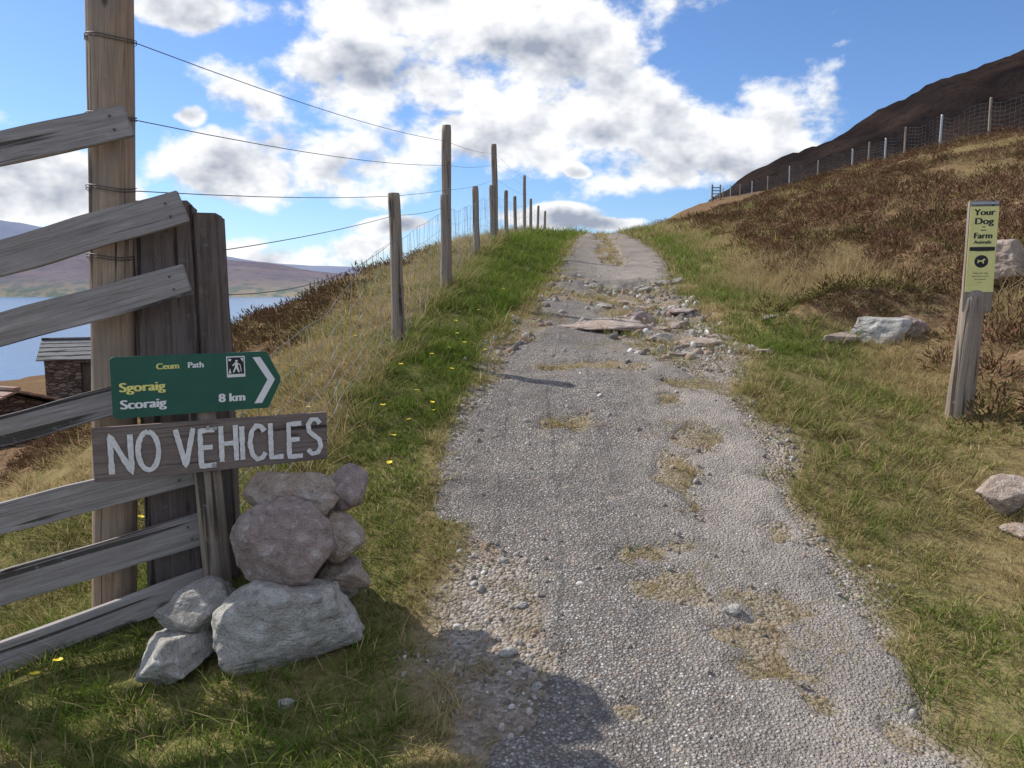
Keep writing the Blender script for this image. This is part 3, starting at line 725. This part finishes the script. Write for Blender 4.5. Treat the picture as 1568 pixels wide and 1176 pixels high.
# ------------------------------------------------------------ plank fence
pf=empty('wooden_plank_fence')
roundpost('tall_post',(-2.01,3.62,-.45),(-1.79,3.62,3.35),.103,.096,M['tall'],pf,24,1,rough=.09)
box('square_post',(.27,.22,2.45),M['dark'],pf,(-1.69,3.74,.80),(0,math.radians(.5),math.radians(14)),.02,10,.016,2)
box('side_post',(.12,.17,2.42),M['dark'],pf,(-1.475,3.80,.76),(0,math.radians(-.6),math.radians(10)),.012,10,.014,5)
roundpost('end_post',(-2.86,3.40,-1.0),(-2.84,3.40,1.9),.08,.07,M['dark'],pf,16,4)
PL=[((-1.70,2.353),(-2.206,2.203),.135),((-1.50,1.985),(-2.254,1.729),.15),((-1.50,1.655),(-2.283,1.42),.14),((-1.52,1.18),(-2.30,.975),.135),((-1.52,.755),(-2.325,.577),.14),((-1.48,.468),(-2.353,.246),.15),((-1.46,.205),(-2.378,-.083),.14)]
for i,((xr,zr),(xl,zl),hgt) in enumerate(PL):
    s=(zr-zl)/(xr-xl); xl2=-2.86; zl2=zr+s*(xl2-xr)
    yr=3.56+.28*(xr+1.45); yl=3.56+.28*(xl2+1.45)
    a=V((xr,yr,zr)); c=V((xl2,yl,zl2)); d=(a-c); Lh=d.length
    o=box('plank_%d'%(i+1),(Lh,.04,hgt),M['plank'],pf,(a+c)/2,(0,0,0),.004,12,.012,i+3)
    xa=d.normalized(); za=V((0,0,1)); ya=za.cross(xa).normalized(); za=xa.cross(ya)
    Mx=Matrix((xa,ya,za)).transposed().to_4x4(); o.matrix_local=Matrix.Translation((a+c)/2)@Mx
    for dz in (-.03,.03):
        p=a-xa*.07+za*dz-ya*.024
        bm=bmesh.new(); bmesh.ops.create_uvsphere(bm,u_segments=8,v_segments=5,radius=.006)
        me=bpy.data.meshes.new('nail'); bm.to_mesh(me); bm.free(); q=link(bpy.data.objects.new('nail',me),pf,M['wire']); q.location=p

# ------------------------------------------------------------ signposts
th=math.atan2(.505,.863)
fp=empty('footpath_direction_sign',(-1.365,3.395,0),th)
roundpost('post',(.02,.075,-.15),(-.04,.07,1.30),.068,.055,M['post'],fp,18,6,rough=.12)
def extr(name,outline,y0,y1,mat,parent):
    n=len(outline); vs=[(x,y0,z) for x,z in outline]+[(x,y1,z) for x,z in outline]
    fs=[tuple(range(n)),tuple(range(2*n-1,n-1,-1))]+[(i,i+n,(i+1)%n+n,(i+1)%n) for i in range(n)]
    o=meshobj(name,vs,fs,mat,parent); 
    bm=bmesh.new(); bm.from_mesh(o.data); bmesh.ops.recalc_face_normals(bm,faces=bm.faces); bm.to_mesh(o.data); bm.free(); return o
gx0,gx1,gt=-.392,.255,.312; zb,zt=1.058,1.322
def rc(cx,cz,r,a0,a1,n=5): return [(cx+r*math.cos(math.radians(a0+(a1-a0)*i/n)),cz+r*math.sin(math.radians(a0+(a1-a0)*i/n))) for i in range(n+1)]
outl=rc(gx0+.018,zb+.018,.018,180,270)+[(gx1-.005,zb),(gx1,zb+.004),(gt,(zb+zt)/2-.012),(gt,(zb+zt)/2+.012),(gx1,zt-.004),(gx1-.005,zt)]+rc(gx0+.018,zt-.018,.018,90,180)
extr('sign_plate',outl,-.016,-.004,M['signgreen'],fp)
def text(body,x,z,h,mat,parent,y=-.0185,sx=1.0,off=.0,align='LEFT'):
    o=None
    for k,dx in enumerate((0,off*.75,off*1.5) if off>0 else (0,)):
        cu=bpy.data.curves.new('lettering','FONT'); cu.body=body; cu.size=h/.70; cu.align_x=align; cu.resolution_u=6
        o=link(bpy.data.objects.new('lettering',cu),parent,mat); o.location=(x+dx-(off*.75 if off>0 else 0),y-.0003*k,z); o.rotation_euler=(math.pi/2,0,0); o.scale=(sx,1,1)
    return o
text('Ceum',-.215,1.262,.026,M['signyel'],fp,sx=1.02,off=.0022); text('Path',-.088,1.262,.026,M['signwhite'],fp,sx=1.02,off=.0022)
text('Sgoraig',-.362,1.172,.039,M['signyel'],fp,sx=1.1,off=.004); text('Scoraig',-.362,1.098,.039,M['signwhite'],fp,sx=1.1,off=.004)
text('8 km',.035,1.100,.038,M['signwhite'],fp,sx=1.05,off=.004)
cz=(zb+zt)/2; w=.034
chev=[(.19,zt-.025),(.19+w,zt-.025),(.287,cz),(.19+w,zb+.025),(.19,zb+.025),(.19+.063,cz)]
extr('arrow_chevron',chev,-.0185,-.0165,M['signwhite'],fp)
extr('emblem',[(.075,1.21),(.155,1.21),(.155,1.305),(.075,1.305)],-.0182,-.0165,M['signwhite'],fp)
extr('emblem_panel',[(.080,1.224),(.150,1.224),(.150,1.300),(.080,1.300)],-.0192,-.0184,M['black'],fp)
def em(pts): extr('emblem_figure',[(.115+a*.001,1.262+b_*.001) for a,b_ in pts],-.0200,-.0194,M['signwhite'],fp)
em([(-3,22),(0,26),(6,26),(9,22),(6,17),(0,17)]); em([(-4,15),(7,15),(9,-4),(16,-30),(9,-30),(1,-10),(-8,-30),(-15,-30),(-4,-4)]); em([(-5,14),(-16,2),(-13,-2),(-3,7)]); em([(7,14),(20,4),(24,-28),(21,-28),(17,2),(7,8)]); em([(-33,-34),(-26,-10),(-21,-34)]); em([(-30,34),(-18,30),(-24,20),(-32,24)]); em([(20,34),(33,34),(32,16),(26,24)])
nv=empty('no_vehicles_sign',(-1.365,3.395,0),th)
bx0,bx1=-.475,.525
board=box('board',(1.0,.024,.232),M['board'],nv,((bx0+bx1)/2,-.012,.905),(0,math.radians(.6),0),.003,10,.003,9)
LT={'N':([[(0,0),(0,1),(.75,0),(.75,1)]],.75),'O':([[(.4+.4*math.cos(t),.5+.5*math.sin(t)) for t in [2*math.pi*i/16+1.5 for i in range(17)]]],.8),
'V':([[(0,1),(.36,0),(.72,1)]],.72),'E':([[(.6,1),(0,1),(0,0),(.62,0)],[(0,.52),(.5,.52)]],.6),
'H':([[(0,0),(0,1)],[(.62,0),(.62,1)],[(0,.5),(.62,.5)]],.62),'I':([[(0,0),(0,1)]],.06),
'C':([[(.66,.82),(.52,.97),(.3,1),(.1,.85),(0,.5),(.1,.15),(.3,0),(.52,.03),(.68,.18)]],.66),
'L':([[(0,1),(0,0),(.55,0)]],.55),
'S':([[(.6,.86),(.45,.99),(.2,.99),(.05,.85),(.08,.66),(.3,.53),(.55,.4),(.62,.2),(.48,.03),(.2,0),(0,.14)]],.62)}
def strokes(txt,x0,x1,z0,hh,yy,sw,parent,mat):
    gap=.27; tot=0
    for ch in txt: tot+= (.42 if ch==' ' else LT[ch][1]+gap)
    tot-=gap; u=(x1-x0)/tot; x=x0; r=random.Random(5); vs=[];fs=[]; layer=0
    for ch in txt:
        if ch==' ': x+=.42*u; continue
        dz=r.uniform(-.006,.006); sh=r.uniform(.95,1.05)
        for pl in LT[ch][0]:
            layer+=1
            p=[V((x+a*u,0,z0+dz+c*hh*sh)) for a,c in pl]
            q=[]
            for i in range(len(p)-1):
                m=max(2,int((p[i+1]-p[i]).length/.012))
                for k in range(m): q.append(p[i].lerp(p[i+1],k/m))
            q.append(p[-1]); base=len(vs)
            for i,c in enumerate(q):
                d=(q[min(i+1,len(q)-1)]-q[max(i-1,0)]).normalized(); nrm=V((-d.z,0,d.x))
                ww=sw*.5*(1+.3*mnoise.noise(V((c.x*60,layer,c.z*60))))
                yq=yy-.0004*layer*.2-.0003*(i%2)
                vs.append(c+nrm*ww+V((0,yq,0))); vs.append(c-nrm*ww+V((0,yq,0)))
            for i in range(len(q)-1):
                b0=base+2*i; fs.append((b0,b0+1,b0+3,b0+2))
        x+=(LT[ch][1]+gap)*u
    return meshobj('painted_letters',vs,fs,mat,parent)
strokes('NO VEHICLES',bx0+.065,bx1-.035,.822,.162,-.0295,.022,nv,M['wpaint'])
for xx,zz in ((-.02,.99),(.0,.815),(.012,.985)):
    bm=bmesh.new(); bmesh.ops.create_cone(bm,cap_ends=True,segments=6,radius1=.011,radius2=.009,depth=.008)
    me=bpy.data.meshes.new('bolt'); bm.to_mesh(me); bm.free(); q=link(bpy.data.objects.new('bolt',me),nv,M['steel']); q.location=(xx,-.033,zz); q.rotation_euler=(math.pi/2,0,0)

bz=h1(3.61,6.0)
ds=empty('dog_warning_sign',(3.62,6.0,0),math.radians(-14))
roundpost('post',(-.05,0,bz-.2),(.0,0,bz+1.0),.098,.086,M['post'],ds,18,9,rough=.14)
box('upper_post',(.205,.06,.85),M['post'],ds,(.015,-.04,2.285-.425),(0,0,0),.006,6,.004,3)
zc=2.285
box('panel',(.195,.006,.65),M['paleyel'],ds,(.015,-.076,zc-.045-.325),(0,0,0),.002)
box('panel_cap',(.187,.0065,.02),M['steel'],ds,(.015,-.0765,zc-.02),(0,0,0),.002)
def dt(s,z,h,w=1.0,m='black',off=.004): text(s,.015,z,h,M[m],ds,y=-.0803,sx=w,off=off,align='CENTER')
dt('Your',zc-.110,.046,1.05); dt('Dog',zc-.178,.048,1.1); dt('can',zc-.203,.012,1,'black',.001); dt('harm',zc-.228,.012,1,'black',.001); dt('Farm',zc-.285,.044,1.0); dt('Animals',zc-.325,.025,1.05,'black',.002)
box('lower_panel',(.172,.002,.28),M['paleyel'],ds,(.015,-.0802,zc-.50),(0,0,0),.0)
box('lower_rule',(.172,.002,.030),M['black'],ds,(.015,-.0822,zc-.365),(0,0,0),.0)
for k,(zz,hh) in enumerate([(zc-.385,.010),(zc-.555,.014),(zc-.578,.012),(zc-.602,.012),(zc-.622,.008)]):
    text(['Countryside Code','Keep your dog','under close control','near livestock','thank you'][k],.015,zz,hh,M['black'],ds,y=-.0822,sx=.85,off=.0,align='CENTER')
bm=bmesh.new(); bmesh.ops.create_circle(bm,cap_ends=True,segments=24,radius=.048); me=bpy.data.meshes.new('roundel'); bm.to_mesh(me); bm.free()
q=link(bpy.data.objects.new('roundel',me),ds,M['black']); q.location=(.015,-.0825,zc-.46); q.rotation_euler=(math.pi/2,0,0)
dogpts=[(-.028,-.012),(-.018,-.012),(-.016,-.002),(.006,-.002),(.010,-.016),(.018,-.016),(.017,.006),(.028,.012),(.022,.020),(.012,.018),(.006,.008),(-.018,.008),(-.028,.016),(-.024,.002)]
extr('dog_silhouette',[(.015+a,zc-.46+b_) for a,b_ in dogpts],-.0840,-.0828,M['paleyel'],ds)

# ------------------------------------------------------------ wire fence
wf=empty('wire_fence')
fposts=[(-1.08,7.2,1.4,.062),(-.84,10.05,2.06,.062),(-.88,9.95,1.2,.055),(-.66,14.6,1.25,.065),(-.37,17.5,2.15,.07),(-.42,17.4,1.25,.06),(-.15,21,1.25,.06),(.12,24.5,1.25,.06),(.45,28,2.1,.06),(.75,31,1.3,.06),(1.15,35,1.3,.06),(1.6,38,1.3,.06)]
for i,(x_,y_,hh,r_) in enumerate(fposts):
    z_=h1(x_,y_); lean=random.uniform(-.04,.04)
    roundpost('post_%d'%i,(x_,y_,z_-.3),(x_+lean,y_+random.uniform(-.02,.02),z_+hh),r_,r_*.92,M['post'],wf,14,i*3,cut=.0,rough=.16)
def strands(name,pts,r,parent,mat):
    vs=[];fs=[]
    for pl in pts: tube_geo(pl,r,4,vs,fs)
    return meshobj(name,vs,fs,mat,parent,True)
def sag(a,b_,s,n=10):
    a=V(a);b_=V(b_); return [a.lerp(b_,t/n)+V((0,0,-s*4*(t/n)*(1-t/n))) for t in range(n+1)]
tp=lambda z:(-1.90+.07*(z-1.6)+.10,3.60,z)
z2=h1(-.84,10.05); z5=h1(-.37,17.5); z8=h1(.45,28)
hi=[]
for zt_,a2,a5,a8 in ((2.72,1.86,1.95,1.95),(2.38,1.56,1.72,1.7),(2.06,1.25,1.4,1.4)):
    hi.append(sag(tp(zt_),(-.84,9.98,z2+a2),.06)); hi.append(sag((-.84,9.98,z2+a2),(-.37,17.43,z5+a5),.05)); hi.append(sag((-.37,17.43,z5+a5),(.45,27.9,z8+a8),.04))
hi.append(sag((-1.42,3.80,1.80),(-1.08,7.13,h1(-1.08,7.2)+1.2),.02)); hi.append(sag((-1.08,7.13,h1(-1.08,7.2)+1.2),(-.84,9.98,z2+1.05),.03))
hi.append(sag((-1.42,3.80,1.58),(-1.08,7.13,h1(-1.08,7.2)+.98),.12))
strands('high_wires',hi,.0024,wf,M['wire'])
wr=[]
for zt_ in (2.72,2.38,2.06,1.75):
    cx=-2.01+.22*(zt_+.45)/3.8
    for d in (0,.012):
        wr.append([(cx+.106*math.cos(t),3.62+.106*math.sin(t),zt_+d+.01*math.sin(t*2)) for t in [2*math.pi*i/20 for i in range(21)]])
strands('wire_wraps',wr,.0022,wf,M['wire'])
run=[(-1.42,3.80)]+[(p[0],p[1]-.07) for p in fposts if p[2]<1.5]
rx=[p[0] for p in run]; ry=[p[1] for p in run]
yy=[];y_=3.8
while y_<38: yy.append(y_); y_+=.15 if y_<18 else .3
hs=[.05,.18,.31,.45,.60,.78,.98]
def netp(y_,h):
    x_=float(np.interp(y_,ry,rx)); 
    wob=.03*math.sin(y_*4+h*3)+.02*math.sin(y_*11)
    sagz=-.10*math.exp(-((y_-5.2)/.8)**2)*h
    return V((x_+wob*.6,y_,h1(x_,y_)+h+sagz+wob*.3))
net=[]
for h in hs: net.append([netp(q,h) for q in yy])
for q in yy: net.append([netp(q,h) for h in hs])
strands('netting',net,.0019,wf,M['steel'])

df=empty('deer_fence')
pdf=[]
for y_ in list(np.arange(28,60,5.0))+list(np.arange(62,150,9.0)):
    Xc,Zc=cols_at(np.array([y_])); x_=float(Xc[0,11])-.2; pdf.append((x_,y_))
for i,(x_,y_) in enumerate(pdf):
    z_=h1(x_,y_); roundpost('post_%d'%i,(x_,y_,z_-.3),(x_+random.uniform(-.05,.05),y_,z_+1.9),.065,.06,M['steel'] if i%2 else M['post'],df,8,i)
nt_=[]
px_=[p[0] for p in pdf]; py_=[p[1] for p in pdf]
yq=list(np.arange(28,150,.5))
base=[h1(float(np.interp(q,py_,px_)),q) for q in yq]
for h in np.arange(.1,1.75,.2): nt_.append([V((float(np.interp(q,py_,px_)),q,b_+h)) for q,b_ in zip(yq,base)])
for q,b_ in zip(yq,base): nt_.append([V((float(np.interp(q,py_,px_)),q,b_+.1)),V((float(np.interp(q,py_,px_)),q,b_+1.7))])
strands('netting',nt_,.004,df,M['wire'])
gt_=empty('wooden_gate',(30.5,116,h1(30.5,116)))
for k in range(2): box('stile',(.22,.2,2.6),M['post'],gt_,(-.6+1.2*k,0,1.1),(0,0,0),.01)
for k in range(4): box('rail',(1.2,.1,.14),M['post'],gt_,(0,-.16,.6+.45*k),(0,0,0),.01)

# ------------------------------------------------------------ buildings
def mat_stonewall():
    m,nt=newmat('stone_wall'); b=NB(nt); o=obj(b)
    mp=b.mapping(o,(3.4,3.4,9)); v=b.vor(mp,1,'Color'); e=b.vor(mp,1,'Distance','DISTANCE_TO_EDGE')
    s=b.n('ShaderNodeSeparateColor'); b.l(v,s.inputs[0])
    col=b.mix(s.outputs[0],(.09,.06,.05),(.24,.18,.145)); col=b.mix(b.rng(e,.0,.08,1,0),col,(.02,.017,.014))
    b.out(b.bsdf(col,.9,b.bump(b.rng(e,0,.15),.8,.05))); return m
M['wall']=mat_stonewall()
M['slate']=mat_wood('weathered_roof_boards',0,(.11,.11,.115),(.23,.235,.24),(.16,.16,.155),.2)
M['rust']=mat_plain('rusty_tin',(.28,.14,.09),.8,c2=(.33,.29,.26),scale=3)
def hut(name,loc,rz,w,d,hw,hr,wall,roof):
    e=empty(name,loc,rz)
    dw=.9
    def wallbox(nm,sx,sy,sz,x,y,z): return box(nm,(sx,sy,sz),wall,e,(x,y,z),(0,0,0),.02,4,.02,1)
    wallbox('wall_front_left',w*.5-dw*.5-.2,.4,hw,-(w*.25+dw*.25+.1),-d/2,hw/2)
    wallbox('wall_front_right',w*.5-dw*.5+.2,.4,hw,(w*.25+dw*.25-.1),-d/2,hw/2)
    box('lintel',(dw+.3,.42,.2),M['dark'],e,(-.2,-d/2,hw-.1),(0,0,0),.01)
    wallbox('wall_back',w,.4,hw,0,d/2,hw/2)
    for sx in (-1,1):
        x_=sx*(w/2-.2); vs=[(x_-.2,-d/2+.2,0),(x_-.2,d/2-.2,0),(x_-.2,d/2-.2,hw),(x_-.2,0,hw+hr),(x_-.2,-d/2+.2,hw)]
        vs+=[(a+.4,b_,c) for a,b_,c in vs]
        fs=[(0,1,2,3,4),(9,8,7,6,5)]+[(i,i+5,(i+1)%5+5,(i+1)%5) for i in range(5)]
        meshobj('gable',vs,fs,wall,e)
    box('door',(dw,.06,hw-.25),M['dark'],e,(-.2,-d/2+.15,(hw-.25)/2),(0,0,0),.01)
    a=math.atan2(hr,d/2); sl=math.hypot(hr,d/2)+.35
    for s_ in (-1,1):
        for k in range(5):
            t=(k+.5)/5
            yy_=s_*(t*sl*math.cos(a)); zz_=hw+hr-t*sl*math.sin(a)+.08
            box('roof_course',(w+.5,sl/5+.06,.05),roof,e,(0,yy_,zz_),(-s_*(a-.06),0,0),.005)
    box('ridge',(w+.5,.2,.08),roof,e,(0,0,hw+hr+.13),(0,0,0),.02)
    return e
hut('stone_hut',(-17.9,33,-3.1),math.radians(24),3.9,3.0,1.95,.6,M['wall'],M['slate'])
hut('tin_roofed_shed',(-13.4,18.5,-2.75),math.radians(-20),3.0,2.6,1.5,.4,M['wall'],M['rust'])

# ------------------------------------------------------------ camera, sun, sky
cam=bpy.data.cameras.new('camera'); co=bpy.data.objects.new('camera',cam); coll.objects.link(co)
co.location=(0,0,1.6); co.rotation_euler=(math.radians(90-7),0,0)
cam.sensor_width=36; cam.lens=26.68; cam.clip_start=.05; cam.clip_end=20000; scene.camera=co
EL=math.radians(42)
sd=V((-.845*math.cos(EL),.535*math.cos(EL),math.sin(EL))).normalized()
sl=bpy.data.lights.new('sun','SUN'); sl.energy=5.0; sl.angle=math.radians(.5); sl.color=(1,.95,.87)
so_=bpy.data.objects.new('sun',sl); coll.objects.link(so_); so_.rotation_euler=sd.to_track_quat('Z','Y').to_euler(); so_.location=(-20,10,30)

w=bpy.data.worlds.new('World'); scene.world=w; w.use_nodes=True; nt=w.node_tree; nt.nodes.clear(); b=NB(nt)
sky=b.n('ShaderNodeTexSky',sky_type='NISHITA'); sky.sun_disc=False; sky.sun_elevation=EL; sky.sun_rotation=math.atan2(sd.x,sd.y)%(2*math.pi)
sky.air_density=1.0; sky.dust_density=.3; sky.ozone_density=2.0
def px2ae(u,v):
    X_=(u-784)/1162; Yc=(588-v)/1162; p=math.radians(7)
    d=V((X_,math.cos(p)+math.sin(p)*Yc,-math.sin(p)+math.cos(p)*Yc)).normalized()
    return math.atan2(d.x,d.y),math.asin(d.z)
vec=b.n('ShaderNodeTexCoord').outputs['Generated']
sx=b.n('ShaderNodeSeparateXYZ'); b.l(vec,sx.inputs[0])
az=b.math('ARCTAN2',sx.outputs[0],sx.outputs[1]); el=b.math('ARCSINE',sx.outputs[2])
cb=b.n('ShaderNodeCombineXYZ'); b.l(az,cb.inputs[0]); b.l(el,cb.inputs[1])
wn=b.n('ShaderNodeTexNoise'); wn.inputs['Scale'].default_value=5; wn.inputs['Detail'].default_value=1; b.l(vec,wn.inputs['Vector'])
wv=b.n('ShaderNodeVectorMath',operation='MULTIPLY_ADD'); b.l(wn.outputs['Color'],wv.inputs[0]); wv.inputs[1].default_value=(.10,.06,0); wv.inputs[2].default_value=(-.05,-.03,0)
ws=b.n('ShaderNodeVectorMath',operation='ADD'); b.l(cb.outputs[0],ws.inputs[0]); b.l(wv.outputs[0],ws.inputs[1]); ae=ws.outputs[0]
blobs=[(600,140,190,55),(800,75,160,100),(1080,190,165,60),(440,250,170,46),(690,5,250,50),(420,385,150,30),(50,290,140,45),(330,15,120,24),(860,325,60,16),(935,332,40,9),(285,167,22,11),(590,350,60,12),(905,250,18,8),(700,220,140,36),(900,165,140,55),(1170,235,70,28),(1010,250,60,25),(1330,72,80,7)]
mn=None
for (u,v,ru,rv) in blobs:
    a,e=px2ae(u,v); ra=ru/1162*math.cos(a)**2*1.45; re=rv/1162*1.45
    q=b.n('ShaderNodeVectorMath',operation='MULTIPLY_ADD'); b.l(ae,q.inputs[0]); q.inputs[1].default_value=(1/ra,1/re,0); q.inputs[2].default_value=(-a/ra,-e/re,0)
    dd=b.n('ShaderNodeVectorMath',operation='DOT_PRODUCT'); b.l(q.outputs[0],dd.inputs[0]); b.l(q.outputs[0],dd.inputs[1])
    vv=dd.outputs['Value']
    if (u,v)==(1330,72): vv=b.math('ADD',vv,1.0)
    mn=vv if mn is None else b.math('MINIMUM',mn,vv)
core=b.math('MAXIMUM',b.math('SUBTRACT',1.0,mn),-.5)
ln=b.noise(vec,2.2,1,.5); side=b.math('MAXIMUM',b.rng(b.math('ABSOLUTE',az),.75,1.1),b.rng(el,.5,.7))
core=b.math('MAXIMUM',core,b.math('SUBTRACT',b.math('MULTIPLY',b.math('MULTIPLY',ln,side),1.9),.6))
mp=b.mapping(vec,(1,1,1.5))
f1=b.noise(mp,9.0,7,.57)
va=b.n('ShaderNodeVectorMath',operation='ADD'); b.l(mp,va.inputs[0]); va.inputs[1].default_value=(-.014,0,.036)
f1o=b.noise(va.outputs[0],9.0,4,.57)
d=b.math('ADD',core,b.math('MULTIPLY',b.math('SUBTRACT',f1,.5),4.0))
alpha=b.rng(d,.12,.72,0,1,True)
grad=b.math('SUBTRACT',f1o,f1)
sh=b.math('ADD',b.math('MULTIPLY',grad,4.6),b.rng(d,.6,1.8,.0,.95))
sh=b.math('ADD',sh,.03,clamp=True)
ccol=b.mix(sh,(9.0,9.1,9.3),(3.2,3.6,4.5))
tint=b.mix(1.0,sky.outputs[0],(.78,.98,1.30),'MULTIPLY')
fin=b.mix(alpha,tint,ccol)
bg=b.n('ShaderNodeBackground'); b.l(fin,bg.inputs[0]); bg.inputs[1].default_value=.115
o=b.n('ShaderNodeOutputWorld'); b.l(bg.outputs[0],o.inputs[0])
scene.view_settings.view_transform='Standard'; scene.view_settings.look='None'; scene.view_settings.exposure=0
